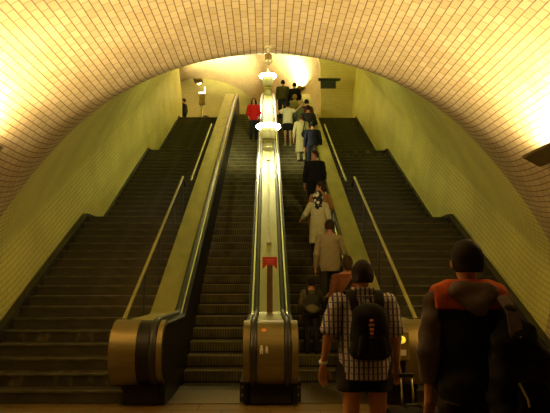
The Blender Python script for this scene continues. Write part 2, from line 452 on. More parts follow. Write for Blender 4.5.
def escalator(sgn, label):
    t = thing('escalator', label, 'escalator', (0, 0, 0), 0, 'escalators')
    s = sgn
    def X(a, b_): return tuple(sorted((s*a, s*b_)))
    # steps
    bm = MB()
    xa, xb = X(.345, 1.335)
    prof = [(0, 0), (ET+.02, 0), (ET+.02, -.03), (.05, -.03)]
    for k in range(7): a = k/6*PI/2; prof.append((.05 - .05*math.sin(a)*.9, -.03 - (ER-.02)*k/6))
    prof2 = [(0, 0), (ET+.03, 0), (ET+.03, -.26), (.04, -.26), (.012, -.20), (.004, -.12), (0, -.05)]
    bm.prism_x(prof2, xa, xb)
    proto = bm.build('step', M['step'], t)
    bm = MB(); bm.box(xa, xb, -.004, .02, -.014, .0015); lip = bm.build('nosing', M['lit_step_edge'], proto)
    bm = MB(); bm.box(xa, xb, -.006, .02, -ER-.002, -ER+.034); shade_strip = bm.build('riser_shade', M['black'], proto)  # added black strip: shade at the foot of the riser put into colour
    K = int((TOPY-.45 - E0)/ET)
    for k in range(0, K+1):
        if k == 0: o = proto
        else:
            o = proto.copy(); C.objects.link(o); o.parent = t
            for q in (lip, shade_strip): l = q.copy(); C.objects.link(l); l.parent = o
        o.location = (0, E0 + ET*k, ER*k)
    # comb plates
    bm = MB(); bm.box(xa, xb, 7.55, 8.45, -.01, .012, .004); bm.build('comb_plate', M['comb'], t)
    bm = MB(); bm.box(xa, xb, 8.45, E0+.02, -.03, .004)
    for i in range(40):
        x = xa + (i+.5)/40*(xb-xa); bm.box(x-.004, x+.004, 8.45, E0, .004, .012)
    bm.build('flat_step', M['step'], t)
    bm = MB(); bm.box(xa, xb, E0+ET*(K+1), TOPY+.6, TOPZ-.05, TOPZ+.012); bm.build('comb_plate', M['comb'], t)
    # inner side: towards the divider
    panel(t, 'inner_panel', M['panel'], *X(.288, .340), -.04)
    strip(t, 'edge_trim', M['trim'], *X(.258, .288), 0., .05)
    handrail_part(t, s*.214)
    # outer balustrade
    panel(t, 'inner_panel', M['panel'], *X(1.342, 1.395), -.04)
    strip(t, 'edge_trim', M['trim'], *X(1.395, 1.425), 0., .05)
    o_ = run_newel(t, 'newel_trim', M['bronze'], *X(1.352, 1.418), .004, .10, (6, 8.4))
    handrail_part(t, s*1.468)
    strip(t, 'deck', M['deck_side'], *X(1.515, 1.90), -.004, .06)
    run_newel(t, 'newel_shell', M['bronze'], *X(1.67, 2.0), .012, .09, (6, 8.75))
    run_newel(t, 'newel_recess', M['panel'], *X(1.505, 1.67), .004, .09, (6, 8.75))
    panel(t, 'outer_panel', M['panel'], *X(1.425, 1.86), -.05)
    bm = MB(); x0, x1 = X(1.50, 1.80); bm.box(x0, x1, 7.62, 8.6, 0, .30, .01); bm.build('pedestal', M['bronze_dark'], t)
    bm = MB(); x0, x1 = X(1.34, 1.50); bm.box(x0, x1, 7.50, 8.6, 0, .28, .01); bm.build('base_plate', M['black'], t)
    return t
ESC_L = escalator(-1, 'nearly empty escalator on the left with one woman in red near its top')
ESC_R = escalator(1, 'escalator on the right crowded with a queue of people going up')
# orange-yellow lit direction signal on the outer newel of the right escalator
bm = MB(); bm.box(1.53, 1.71, 7.10, 7.16, .60, .95, .015); sg_ = bm.build('signal_box', M['fixture'], ESC_R)
bm = MB(); bm.lathe([(.0, 0), (.045, 0), (.04, .02), (.0, .03)], n=20, mtx=Matrix.Translation((1.62, 7.10, .85)) @ Matrix.Rotation(R(90), 4, 'X'))
o = bm.build('signal_light', M['signal'], sg_, smooth=True); o['label'] = 'glowing yellow signal light'
bm = MB(); bm.box(1.575, 1.665, 7.09, 7.105, .66, .73, .004); bm.build('notice', M['white'], sg_)

# divider between the two escalators
t = thing('escalator_divider', 'polished metal divider with rounded newel between the two escalators', 'escalator divider')
strip(t, 'deck', M['deck'], -.170, .170, .0, .06)
run_newel(t, 'newel_shell', M['bronze'], -.172, .172, .008, .08, (6, 8.9))
for s in (-1, 1):
    x0, x1 = sorted((s*.262, s*.345)); run_newel(t, 'newel_trim', M['bronze'], x0, x1, .002, .09, (6, 8.3))
    x0, x1 = sorted((s*.165, s*.178)); strip(t, 'groove_trim', M['trim'], x0, x1, .006, .03)
panel(t, 'core', M['panel'], -.255, .255, -.06)
bm = MB(); bm.box(-.40, .40, 7.62, 8.5, 0, .27, .012); bp = bm.build('base_plate', M['black'], t)
bm = MB(); bm.box(-.085, .085, 7.60, 7.63, .01, .27, .004); bm.build('base_cover', M['bronze_dark'], t)
bm = MB(); bm.box(-.19, -.09, 7.605, 7.622, .06, .13, .003); o = bm.build('sticker', M['white'], t); o['label'] = 'small white plate low on the base'
for s in (-1, 1):
    for z in (.10, .20):
        bm = MB(); bm.lathe([(0, 0), (.016, 0), (.016, .012), (0, .012)], n=12, mtx=Matrix.Translation((s*.365, 7.62, z)) @ Matrix.Rotation(R(90), 4, 'X')); bm.build('bolt', M['fixture'], t)
# stickers on the newel face
def on_newel(z, x, off=.012):
    dz = z-.66; r = .40+off; a = math.asin(dz/r); yy = 7.55 - r*math.cos(a)
    return Matrix.Translation((x, yy, z)) @ Matrix.Rotation(-a, 4, 'X')
bm = MB(); bm.lathe([(0, 0), (.036, 0), (.036, .004), (0, .004)], n=24, mtx=on_newel(.955, -.085) @ Matrix.Rotation(R(90), 4, 'X') @ Matrix.Diagonal((1, .75, 1, 1))); o = bm.build('sticker', M['orange_st'], t); o['label'] = 'orange oval sticker'
mt = on_newel(.725, -.085)
for (dx, sc) in ((-.022, 1.), (.026, .82)):
    V, K = [], 0
    bm = MB(); out = [(-.014, -.045), (-.003, -.045), (-.002, -.014), (.002, -.014), (.003, -.045), (.014, -.045), (.016, .018), (.008, .022), (.013, .034), (.007, .047), (-.007, .047), (-.013, .034), (-.008, .022), (-.016, .018)]
    a_ = [bm.bm.verts.new((x*sc*1.3 + dx*1.35, -.003, z*sc*1.15 + .004)) for x, z in out]; b_ = [bm.bm.verts.new((x*sc*1.3 + dx*1.35, .001, z*sc*1.15 + .004)) for x, z in out]
    for k in range(14): bm.bm.faces.new((a_[k], a_[(k+1) % 14], b_[(k+1) % 14], b_[k]))
    bm.bm.faces.new(a_[::-1]); bm.bm.faces.new(b_); bmesh.ops.transform(bm.bm, matrix=mt, verts=bm.bm.verts)
    o = bm.build('pictogram_figure', M['white'], t); o['label'] = 'white pictogram of a standing figure'
def deck_z(y): return DKZ + max(0, (y-DKY))*TG
# dull central strip with stops on the upper deck
bm = MB(); pts = [(y_, deck_z(y_)+.008) for y_ in np.linspace(11.3, 16.7, 12)]; bm.ribbon_x(pts, [(a, b_-.012) for a, b_ in pts], -.032, .032); bm.build('deck_strip', M['lampbody'], t)
for yy in (11.3, 16.0):
    bm = MB(); bm.box(-.05, .05, yy-.02, yy+.02, deck_z(yy)-.01, deck_z(yy)+.035, .006); bm.build('deck_stop', M['fixture'], t)
# warning sign on its post
t = thing('warning_sign', 'small red sign on a brown post standing on the escalator divider', 'sign', (0, 9.16, DKZ))
bm = MB(); bm.box(-.046, .046, -.015, .02, 0, .80, .008); bm.build('post', M['bronze_dark'], t)
bm = MB(); bm.prism_x([(-.03, .77), (-.014, .77), (-.014, .90), (-.03, .90)], -.118, .118)
for s in (-1, 1):
    bm.box(min(s*.118, s*.085), max(s*.118, s*.085), -.03, -.014, .715, .772)
    bm.box(min(s*.085, s*.06), max(s*.085, s*.06), -.03, -.014, .745, .772)
pl = bm.build('plate', M['red'], t)
bm = MB(); bm.box(-.075, .075, -.033, -.03, .845, .862); bm.box(-.05, .05, -.033, -.03, .81, .822); bm.build('lettering', M['red_light'], pl)

# ------------------------------------------------------------------ lamps
def lamp(yb, zb, h, label):
    t = thing('lamp_column', label, 'lamp', (0, yb, zb), 0, 'lamp columns on the divider')
    bm = MB(); bm.lathe([(.0, -.12), (.19, -.12), (.19, .03), (.165, .05), (.165, h*.42), (.0, h*.42)]); bm.build('column', M['lampbody'], t, angle=40)
    bm = MB(); bm.lathe([(.0, h*.42), (.20, h*.42), (.21, h*.48), (.215, h*.6), (.245, h-.2), (.275, h-.08), (.0, h-.08)]); bm.build('lamp_cone', M['lampbody'], t, angle=40)
    bm = MB(); bm.lathe([(.0, h-.09), (.285, h-.09), (.355, h-.045), (.385, h), (.365, h+.03), (.27, h+.06), (.0, h+.075)]); bm.build('lens', M['lens'], t, smooth=True)
    bm = MB(); bm.lathe([(.0, h*.28), (.18, h*.28), (.18, h*.34), (.0, h*.34)]); bm.build('collar', M['trim'], t, angle=40)
    return t
lamp(17.05, deck_z(17.05), .72, 'glowing disc lamp on a short column halfway up the divider')
t = lamp(24.4, deck_z(24.4), .88, 'smaller glowing disc lamp at the top end of the divider')
bm = MB(); bm.tube([(0, 0, .97), (0, 0, 1.22)], .03, 10); bm.build('spike', M['lampbody'], t)

def uplight(name, label, loc, direction, length, power, col, group, roll=0., size=.16, body=True):
    """trough fixture on a vault side: open wedge body with a tube lamp, throwing light up"""
    t = thing(name, label, 'light', loc, 0, group)
    return t
def trough(label, p0, p1, inward, power, col, size, up=(0, 0, 1), aim=None, spread=PI):
    """wedge trough from p0 to p1, projecting along `inward` from the vault"""
    p0, p1, inw = Vector(p0), Vector(p1), Vector(inward).normalized()
    mid = (p0+p1)/2; ln = (p1-p0).length; ax = (p1-p0).normalized(); upv = inw.cross(ax); 
    if upv.z < 0: upv = -upv
    t = thing('uplight', label, 'light', mid, 0, 'uplights on the vaults')
    mt = Matrix((ax, inw, upv)).transposed().to_4x4()
    L2 = ln/2
    sec = [(-.12, -.02), (.10, -.10), (.30, .02), (.31, .05), (.27, .05), (.10, -.06), (-.12, .02)]
    bm = MB(); a = [bm.bm.verts.new((-L2, u, w)) for u, w in sec]; b_ = [bm.bm.verts.new((L2, u, w)) for u, w in sec]
    n = len(sec)
    for k in range(n): bm.bm.faces.new((a[k], a[(k+1) % n], b_[(k+1) % n], b_[k]))
    bm.bm.faces.new(a[::-1]); bm.bm.faces.new(b_)
    for e in (-1, 1):
        x0, x1 = sorted((e*L2, e*(L2-.02))); bm.prism_x([(-.12, -.02), (.10, -.10), (.31, .04), (-.1, .05)], x0, x1)
    bmesh.ops.transform(bm.bm, matrix=mt, verts=bm.bm.verts)
    bm.build('trough', M['fixture'], t, angle=30)
    bm = MB(); bm.tube([(-L2*.9, .12, .0), (L2*.9, .12, .0)], .022, 10); bmesh.ops.transform(bm.bm, matrix=mt, verts=bm.bm.verts); bm.build('lamp_tube', M['tube'], t, smooth=True)
    ld = bpy.data.lights.new('uplight_beam', 'AREA'); ld.shape = 'RECTANGLE'; ld.size = ln*.9; ld.size_y = size; ld.energy = power; ld.color = col; ld.spread = spread
    lo = bpy.data.objects.new('uplight_beam', ld); C.objects.link(lo)
    z = -(Vector(aim) if aim else (upv*1.0 + inw*.12)).normalized(); x = ax; y_ = z.cross(x).normalized(); x = y_.cross(z)
    m4 = Matrix((x, y_, z)).transposed().to_4x4(); m4.translation = mid + inw*.14 + upv*.07
    lo.matrix_world = m4
    return t
WARM = (1, .76, .41)
for s in (-1, 1):
    a = math.asin(3.05/RAD); px_, pz = RAD*math.cos(a), RAD*math.sin(a)
    inw = Vector((-s*math.cos(a*.3), 0, -math.sin(a*.3)*.2))
    trough('brass wedge uplight on the %s side of the vault, just inside the frame edge' % ('left' if s < 0 else 'right'), (s*px_, 4.6, pz), (s*px_, 6.72 if s > 0 else 6.35, pz), inw, 330, WARM, .12, aim=(inw.x*.36, .10, .9))
# the pair at the mouth of the upper hall
xr, yr = up_pt(HW-.02, 1.35); 
trough('uplight below the brightest glare, right of the arched upper mouth', (xr+.1, yr-.35, TOPZ+2.55), (xr-.12, yr+.35, TOPZ+2.55), (-math.cos(HB), -math.sin(HB), 0), 560, (1, .82, .46), .12)
trough('uplight at the left jamb of the arched upper mouth', (-3.50, ENDY+.45, TOPZ+2.35), (-3.50, ENDY+1.0, TOPZ+2.35), (1, 0, 0), 700, (1, .84, .48), .12, aim=(.46, 2.6, 2.2), spread=R(58))

# ------------------------------------------------------------------ small things
t = thing('dome_camera', 'small dome camera hanging from the crown of the vault', 'camera', (CAMX + ray(265, 58)[0]*7.25, 7.25, RAD*1.03))
bm = MB(); bm.lathe([(0, 0), (.06, 0), (.06, -.018), (.02, -.022), (.016, -.10), (0, -.10)], n=20); bm.build('mount', M['lampbody'], t, angle=40)
bm = MB(); bm.lathe([(0, -.10), (.045, -.10), (.048, -.11), (.042, -.185), (0, -.185)], n=20); bm.build('housing', M['fixture'], t, angle=40)
bm = MB(); bm.lathe([(0, -.185), (.058, -.185), (.058, -.20), (.04, -.225), (.02, -.238), (0, -.24)], n=20); bm.build('dome', M['lampbody'], t, smooth=True)

t = thing('hanging_sign', 'black sign box on the wall above the top of the right staircase', 'sign', (2.86, 25.35, 10.80))
bm = MB(); bm.box(-.40, .32, -.06, .08, -.26, .12, .015); bm.build('sign_box', M['black'], t)
bm = MB(); bm.box(-.36, .28, -.068, -.055, -.22, .04, .004); bm.build('sign_face', M['screen'], t)
bm = MB(); bm.box(-.50, .54, -.10, .12, .12, .20, .015); bm.build('cap', M['black'], t)
for x in (-.25, .2):
    bm = MB(); bm.tube([(x, .02, .12), (x, .66, .13)], .02, 8); bm.build('bracket', M['black'], t)

t = thing('lamp_post', 'thin post with a white lit box, at the top of the left staircase', 'lamp', (-3.2, 26.7, TOPZ))
bm = MB(); bm.tube([(0, 0, 0), (0, 0, 1.25)], .05, 12); bm.build('post', M['lampbody'], t, smooth=True)
bm = MB(); bm.box(-.15, .15, -.1, .1, 1.15, 1.68, .03); bm.build('box', M['fixture'], t)
bm = MB(); bm.box(-.17, .13, -.14, .1, 1.68, 1.76, .02); bm.box(.10, .16, -.12, .05, 1.72, 2.02, .01); bm.build('lit_head', mat('glowing white lamp head', (.9, .9, .8), .4, emit=(1, .97, .8), estr=1.6), t)

t = thing('parapet', 'low black parapet sloping down at the top of the left staircase', 'parapet', (0, 0, TOPZ))
bm = MB(); bm.prism_x([(26.35, 0), (27.9, 0), (27.9, .75), (27.6, .8), (26.35, .25)], -3.95, -3.85)
bmesh.ops.rotate(bm.bm, verts=bm.bm.verts, cent=(-3.9, 26.4, 0), matrix=Matrix.Rotation(R(-42), 3, 'Z')); bm.build('panel', M['black'], t)
bm = MB(); bm.tube([(-2.75, 26.45, .30), (-2.45, 26.45, .12), (-2.2, 26.45, .03)], .04, 8); bm.build('rail', M['black'], t)

# ------------------------------------------------------------------ people: signed distance bodies
def smin(a, b, k):
    h = np.clip(.5 + .5*(b-a)/k, 0, 1); return b + (a-b)*h - k*h*(1-h)
def sd_cap(P, a, b, ra, rb, sy=1.):
    a = np.array(a, 'f4'); b = np.array(b, 'f4'); s = np.array((1, 1/sy, 1), 'f4')
    q = (P-a)*s; ba = (b-a)*s; t = np.clip((q@ba)/max(float(ba@ba), 1e-9), 0, 1)
    return np.linalg.norm(q - t[..., None]*ba, axis=-1) - (ra + (rb-ra)*t)
def sd_ell(P, c, r, rot=0.):
    q = P - np.array(c, 'f4')
    if rot:
        cr, sr = math.cos(rot), math.sin(rot); q = np.stack((q[..., 0]*cr + q[..., 1]*sr, -q[..., 0]*sr + q[..., 1]*cr, q[..., 2]), -1)
    r = np.array(r, 'f4'); k0 = np.linalg.norm(q/r, axis=-1); k1 = np.linalg.norm(q/(r*r), axis=-1)
    return k0*(k0-1)/np.maximum(k1, 1e-6)
def prim_box(p):
    if p[0] == 'c':
        a, b, ra, rb = np.array(p[1]), np.array(p[2]), p[3], p[4]; return np.minimum(a-ra, b-rb), np.maximum(a+ra, b+rb)
    return np.array(p[1])-max(p[2]), np.array(p[1])+max(p[2])
def ev(P, prims, infl, k):
    d = None
    for p in prims:
        if p[0] == 'c': e = sd_cap(P, p[1], p[2], p[3]+infl, p[4]+infl, *(p[5:6]))
        else: e = sd_ell(P, p[1], [r_+infl for r_ in p[2]], *(p[3:4]))
        d = e if d is None else smin(d, e, k)
    return d
def nets(d, org, h):
    ins = d < 0
    def sh(a, i, j, k): return a[i:a.shape[0]-1+i, j:a.shape[1]-1+j, k:a.shape[2]-1+k]
    cor = [(i, j, k) for i in (0, 1) for j in (0, 1) for k in (0, 1)]
    cnt = sum(sh(ins, *c).astype('i1') for c in cor); act = (cnt > 0) & (cnt < 8)
    idx = -np.ones(act.shape, 'i4'); ci = np.argwhere(act); idx[act] = np.arange(len(ci))
    acc = np.zeros((len(ci), 3)); num = np.zeros(len(ci))
    for c in cor:
        for ax in range(3):
            if c[ax]: continue
            e = list(c); e[ax] = 1
            A = d[ci[:, 0]+c[0], ci[:, 1]+c[1], ci[:, 2]+c[2]]; B = d[ci[:, 0]+e[0], ci[:, 1]+e[1], ci[:, 2]+e[2]]
            mk = (A < 0) != (B < 0); t = np.where(mk, A/np.where(mk, A-B, 1), 0)
            pt = np.array(c, float)[None].repeat(len(ci), 0); pt[:, ax] = t
            acc += pt*mk[:, None]; num += mk
    V = (ci + acc/np.maximum(num, 1)[:, None])*h + org
    F = []
    for ax in range(3):
        u, v = [(1, 2), (2, 0), (0, 1)][ax]
        sl0 = [slice(None)]*3; sl1 = [slice(None)]*3; sl0[ax] = slice(0, -1); sl1[ax] = slice(1, None)
        a, b = ins[tuple(sl0)], ins[tuple(sl1)]; e = np.argwhere(a != b)
        ok = (e[:, u] > 0) & (e[:, v] > 0) & (e[:, u] < act.shape[u]) & (e[:, v] < act.shape[v]); e = e[ok]
        if not len(e): continue
        def g(du, dv):
            q = e.copy(); q[:, u] += du; q[:, v] += dv; return idx[q[:, 0], q[:, 1], q[:, 2]]
        q = np.stack((g(-1, -1), g(0, -1), g(0, 0), g(-1, 0)), 1)
        fl = ~a[e[:, 0], e[:, 1], e[:, 2]]; q[fl] = q[fl][:, ::-1]
        F.append(q)
    F = np.concatenate(F); return V, F[(F >= 0).all(1)]
def sdf_mesh(prims, h, infl=0., k=.035, cuts=(), wrinkle=0., subtract=None, shell=None):
    """cuts: list of (nx,ny,nz,d) keeping n.p < d"""
    lo = np.min([prim_box(p)[0] for p in prims], 0) - infl - 3*h; hi = np.max([prim_box(p)[1] for p in prims], 0) + infl + 3*h
    n = np.maximum(((hi-lo)/h).astype(int)+1, 4)
    gx, gy, gz = [lo[i] + h*np.arange(n[i]) for i in range(3)]
    P = np.stack(np.meshgrid(gx, gy, gz, indexing='ij'), -1).astype('f4')
    d = ev(P, prims, infl, k)
    if wrinkle:
        x, y_, z = P[..., 0], P[..., 1], P[..., 2]
        d = d + wrinkle*(np.sin(31*z + 9*x + 4*np.sin(17*y_)) + .7*np.sin(23*x - 27*z + 3*np.sin(11*z)) + .5*np.sin(53*z + 37*x))
    for c in cuts:
        d = np.maximum(d, P@np.array(c[:3], 'f4') - c[3])
    if subtract is not None: d = np.maximum(d, -ev(P, subtract, 0, .01))
    return nets(d, lo, h)
def nmesh(name, parts, m, parent):
    V = []; F = []; o = 0
    for v, f in parts: V.append(v); F.append(f + o); o += len(v)
    return rawmesh(name, np.concatenate(V), np.concatenate(F), m, parent)

def hand_mesh(wrist, fdir, pnorm, thumb, s, curl, h=.0042):
    """wrist point; fdir along the fingers; pnorm = way the palm faces; thumb = side (unit)"""
    f = np.array(fdir, float); f /= np.linalg.norm(f); p = np.array(pnorm, float); p -= f*(p@f); p /= np.linalg.norm(p)
    x = np.array(thumb, float); x -= f*(x@f) + p*(x@p); x /= np.linalg.norm(x)
    def W(a, b, c): return tuple(np.array(wrist) + s*(x*a + f*b + p*c))
    pr = [('c', W(0, -.03, 0), W(0, .01, 0), .027*s, .028*s), ('c', W(.018, .02, 0), W(.026, .085, 0), .017*s, .015*s), ('c', W(-.018, .02, 0), W(-.026, .08, 0), .016*s, .013*s), ('c', W(0, .015, 0), W(0, .088, 0), .019*s, .015*s)]
    for (bx, by, ln) in ((.030, .09, .072), (.010, .096, .080), (-.010, .092, .074), (-.029, .082, .058)):
        a = 0.; q = np.array((bx, by, 0.)); r0 = .0088
        for sg, fr in enumerate((.45, .30, .25)):
            a += curl*(.5 if sg == 0 else .75)
            q2 = q + ln*fr*np.array((bx*.6 if sg == 0 else 0, math.cos(a), math.sin(a)))
            pr.append(('c', W(*q), W(*q2), (r0)*s, (r0-.0008)*s)); q = q2; r0 -= .0008
    pr += [('c', W(.020, .018, .006), W(.050, .050, .014), .015*s, .0115*s), ('c', W(.050, .050, .014), W(.060, .078, .018+.02*curl), .0105*s, .0095*s), ('c', W(.060, .078, .018+.02*curl), W(.058, .100, .022+.04*curl), .0095*s, .008*s)]
    return sdf_mesh(pr, h*s, 0, .006)

ARM_HANG = ((.245, -.01, 1.13), (.265, .06, .885))
def person(label, loc, H=1.72, rz=0., g=1., skin='skin', hair='hair_dark', hair_style='short', top='c_black', sleeve='long', hem=.88, legs='trousers', bottom='c_denim', shoe='c_dark',
           armL=ARM_HANG, armR=ARM_HANG, h=.02, hood=False, coat=None, head_yaw=0., group=None, handL=None, handR=None, curl=.35, sh=.185, wr=.0022, extra=None, face=False, top_name='shirt', cat='person', cap=None, cuff=.015, shorts_z=.70):
    s = H/1.75
    t = thing('person', label, cat, loc, rz, group)
    def S(p): return tuple(np.array(p, float)*s)
    def cp(a, b, ra, rb, *sy): return ('c', S(a), S(b), ra*s, rb*s, *sy)
    def el(c, r, *rot): return ('e', S(c), [q*s for q in r], *rot)
    torso = [el((0, 0, 1.27), (.160*g, .112*g, .20)), el((0, .012, 1.08), (.150*g, .112*g, .19)), el((0, -.012, .93), (.165*g, .122*g, .13)),
             cp((-.14*sh/.185, 0, 1.41), (.14*sh/.185, 0, 1.41), .062, .062), cp((0, -.012, 1.49), (-.15, -.005, 1.43), .048, .045), cp((0, -.012, 1.49), (.15, -.005, 1.43), .048, .045)]
    arms = {}
    for sd, (e, w) in ((-1, armL), (1, armR)):
        e = (sd*e[0], e[1], e[2]); w = (sd*w[0], w[1], w[2]); so = (sd*sh, 0, 1.405)
        gg = 1 + (g-1)*.6
        arms[sd] = (cp(so, e, .054*gg, .043*gg), cp(e, w, .043*gg, .027*gg), e, w)
    hipx, kx = .088*g, .100*max(1, g*.95)
    leg = []
    for sd in (-1, 1):
        leg += [cp((sd*hipx, 0, .90), (sd*kx, .015, .50), .086*g, .058*g), cp((sd*kx, .015, .50), (sd*kx, -.015, .09), .053*g, .037), el((sd*kx, -.022, .36), (.050*g, .055*g, .12))]
    feet = [[cp((sd*kx, -.03, .045), (sd*(kx+.015), .13, .032), .038, .03), el((sd*kx, -.02, .06), (.04, .06, .055))] for sd in (-1, 1)]
    cy, sy_ = math.cos(head_yaw), math.sin(head_yaw)
    def hd(c): x, y_, z = c; return (x*cy - y_*sy_, x*sy_ + y_*cy, z)
    head = [el(hd((0, -.010, 1.650)), (.076, .094, .100), head_yaw), el(hd((0, .030, 1.580)), (.056, .062, .066), head_yaw), cp(hd((0, .085, 1.640)), hd((0, .106, 1.605)), .010, .014),
            cp(hd((-.03, .075, 1.665)), hd((.03, .075, 1.665)), .014, .014), el(hd((0, .078, 1.535)), (.022, .02, .018), head_yaw),
            cp((0, -.018, 1.42), hd((0, -.008, 1.59)), .056*min(g, 1.1), .052)]
    ears = [el(hd((sd*.088, -.004, 1.622)), (.017, .023, .032), head_yaw) for sd in (-1, 1)]
    body = [sdf_mesh(torso + [q for a in arms.values() for q in a[:2]] + leg + head + ears + [q for f in feet for q in f], h, -.004*s, .022, wrinkle=0)]
    for sd, hn in ((-1, handL), (1, handR)):
        e, w = np.array(arms[sd][2])*s, np.array(arms[sd][3])*s
        f = w-e; f /= np.linalg.norm(f); c_ = curl
        if hn: f, pn, th, c_ = np.array(hn[0], float), hn[1], hn[2], hn[3]
        else: pn, th = (-sd, .0, 0), (0, 1, 0)
        if hn is None or hn[0] is not None: body.append(hand_mesh(w + f*.012, f, pn, th, s, c_, .0042 if h < .016 else .0065))
    nmesh('body', body, M[skin], t)
    # garments
    ub = torso[:]; cuts = []
    if sleeve == 'long': ub += [q for a in arms.values() for q in a[:2]]
    if sleeve == 'short':
        for sd, a in arms.items():
            so, e = np.array((sd*sh, 0, 1.405)), np.array(a[2]); mid = so + .95*(e-so)
            ub.append(cp(tuple(so), tuple(mid), .060*g, .058*g))
    def cut_hem(z): return (0, 0, -1, -z*s)
    infl = .016*s
    if sleeve == 'long':
        # stop the sleeves at the wrists
        tp = sdf_mesh(torso + [cp((0, 0, 1.05), (0, -.01, .74), .148*g, .160*g, .76)], h, infl+.004, .04, [cut_hem(hem), (0, 0, 1, 1.475*s)], wr)
        pcs = [tp]
        for sd, a in arms.items():
            e, w = np.array(a[2]), np.array(a[3]); f = (w-e)/np.linalg.norm(w-e); q = w - f*cuff
            pcs.append(sdf_mesh([a[0], a[1]], h, infl, .03, [(*f, float(f@q)*s)], wr*1.2))
        nmesh(top_name, pcs, M[top], t)
    elif sleeve == 'short':
        pcs = [sdf_mesh(torso + [cp((0, 0, 1.05), (0, -.01, .70), .150*g, .166*g, .78)], h, infl+.008, .04, [cut_hem(hem), (0, 0, 1, 1.475*s)], wr)]
        for q, (sd, a) in zip(ub[len(torso):], arms.items()):
            f = np.array(q[2])-np.array(q[1]); f /= np.linalg.norm(f)
            pcs.append(sdf_mesh([q], h, infl+.002, .03, [(*f, float(f@np.array(q[2])))], wr))
        nmesh(top_name, pcs, M[top], t)
    if coat:
        z0, wd = coat
        nmesh('coat_skirt', [sdf_mesh([cp((0, 0, 1.12), (0, -.01, z0-.1), .165*g, wd, .75)], h, .02*s, .04, [cut_hem(z0), (0, 0, 1, 1.15*s)], wr)], M[top], t)
    if legs == 'trousers':
        pc = [sdf_mesh([torso[2]] + leg, h, .014*s, .025, [(0, 0, 1, 1.0*s), (0, 0, -1, -.055*s)], wr)]
        nmesh('trousers', pc, M[bottom], t)
    elif legs == 'shorts':
        nmesh('shorts', [sdf_mesh([torso[2]] + [cp((sd*hipx, 0, .90), (sd*(kx+.005), .01, .50), .098*g, .090*g) for sd in (-1, 1)], h, .014*s, .03, [(0, 0, 1, 1.0*s), (0, 0, -1, -shorts_z*s)], wr)], M[bottom], t)
    elif legs == 'skirt':
        nmesh('skirt', [sdf_mesh([torso[2], cp((0, 0, .95), (0, 0, .55), .15*g, .19, .75)], h, .014*s, .03, [(0, 0, 1, 1.0*s), (0, 0, -1, -.62*s)], wr)], M[bottom], t)
    for f in feet: nmesh('shoe', [sdf_mesh(f, h*.8, .010*s, .02, [(0, 0, -1, 0.0)])], M[shoe], t)
    # hair
    hb = [el(hd((0, -.012, 1.655)), (.078, .096, .100), head_yaw)]
    fx, fy = hd((0, 1, 0))[:2]
    cutf = [(fx*.80, fy*.80, -.60, (.80*.045 - .60*1.655)*s)]
    if hair_style == 'short':
        pcs = [sdf_mesh(hb + [el(hd((0, -.045, 1.60)), (.066, .055, .055), head_yaw)], h*.8, .016*s, .02, cutf + [(0, 0, -1, -1.575*s)], .0016)]
    elif hair_style == 'long':
        pcs = [sdf_mesh(hb + [cp(hd((0, -.06, 1.62)), hd((0, -.09, 1.36)), .080, .075, .6), cp(hd((-.07, -.02, 1.62)), hd((-.085, -.01, 1.40)), .035, .03), cp(hd((.07, -.02, 1.62)), hd((.085, -.01, 1.40)), .035, .03)], h*.8, .014*s, .03, cutf[:0] + [(fx, fy, 0, .058*s)], .003)]
    else:
        pcs = [sdf_mesh(hb + [el(hd((0, -.09, 1.60)), (.06, .05, .07), head_yaw)], h*.8, .014*s, .03, cutf + [(0, 0, -1, -1.53*s)], .003)]
    nmesh('head_scarf' if hair == 'scarf' else 'hair', pcs, M[hair], t)
    if hood: nmesh('hood', [sdf_mesh([cp((-.07, -.085, 1.465), (.07, -.085, 1.465), .055, .055), cp((-.10, -.03, 1.465), (-.07, .06, 1.43), .04, .03), cp((.10, -.03, 1.465), (.07, .06, 1.43), .04, .03), cp((-.09, -.10, 1.45), (0, -.145, 1.385), .04, .045), cp((.09, -.10, 1.45), (0, -.145, 1.385), .04, .045)], h, .004, .04, (), wr)], M[hood], t)
    if face:
        for sd in (-1, 1):
            bm = MB(); bmesh.ops.create_uvsphere(bm.bm, u_segments=10, v_segments=8, radius=.0125*s)
            o = bm.build('eye', M['eye'], t, smooth=True); o.location = S(hd((sd*.031, .083, 1.640)))
        bm = MB(); bmesh.ops.create_uvsphere(bm.bm, u_segments=12, v_segments=8, radius=.02*s)
        for v in bm.bm.verts: v.co.z *= .35; v.co.y *= .5
        o = bm.build('mouth', M['lip'], t, smooth=True); o.location = S(hd((0, .090, 1.565))); o.rotation_euler.z = head_yaw
    LAST.clear(); LAST.update(torso=torso, s=s, arms=arms, g=g, t=t)
    return t
LAST = {}
def on_escalator(px, row, H):
    tx, tz = ray(px, row); y_ = (CAMZ + E0*TG - H)/(TG - tz); k = max(0, int((y_-E0)/ET + .15)); yy = E0 + ET*k + ET*.5
    return (CAMX + tx*y_, yy, ER*k + .004)
def in_hall(px, row, H):
    tx, tz = ray(px, row); y_ = (H-CAMZ)/tz; return (CAMX + tx*y_, y_, 0)
RIDE = 'people riding up the right escalator'
CROWD = 'people waiting at the foot of the right escalator'
# ------------------------------------------------------------------ the two men in front
L_ = in_hall(358.5, 262, 1.72)
person('stout man in plaid shirt and black shorts wearing a black backpack, seen from behind', L_, 1.72, 0, 1.16, hair='hair_dark', top='plaid', sleeve='short', hem=.80, legs='shorts', bottom='c_black',
       armL=((.295, -.02, 1.13), (.335, .05, .90)), armR=((.265, -.02, 1.12), (.285, .06, .885)), h=.012, group=CROWD, sh=.202, wr=.0035, top_name='plaid_shirt',
       handL=((-.04, .05, -1), (.25, -1, 0), (1, -.1, 0), .42), handR=((.02, -.1, -1), (-.5, -1, 0), (-1, .3, 0), 1.0), curl=.4, skin='skin')
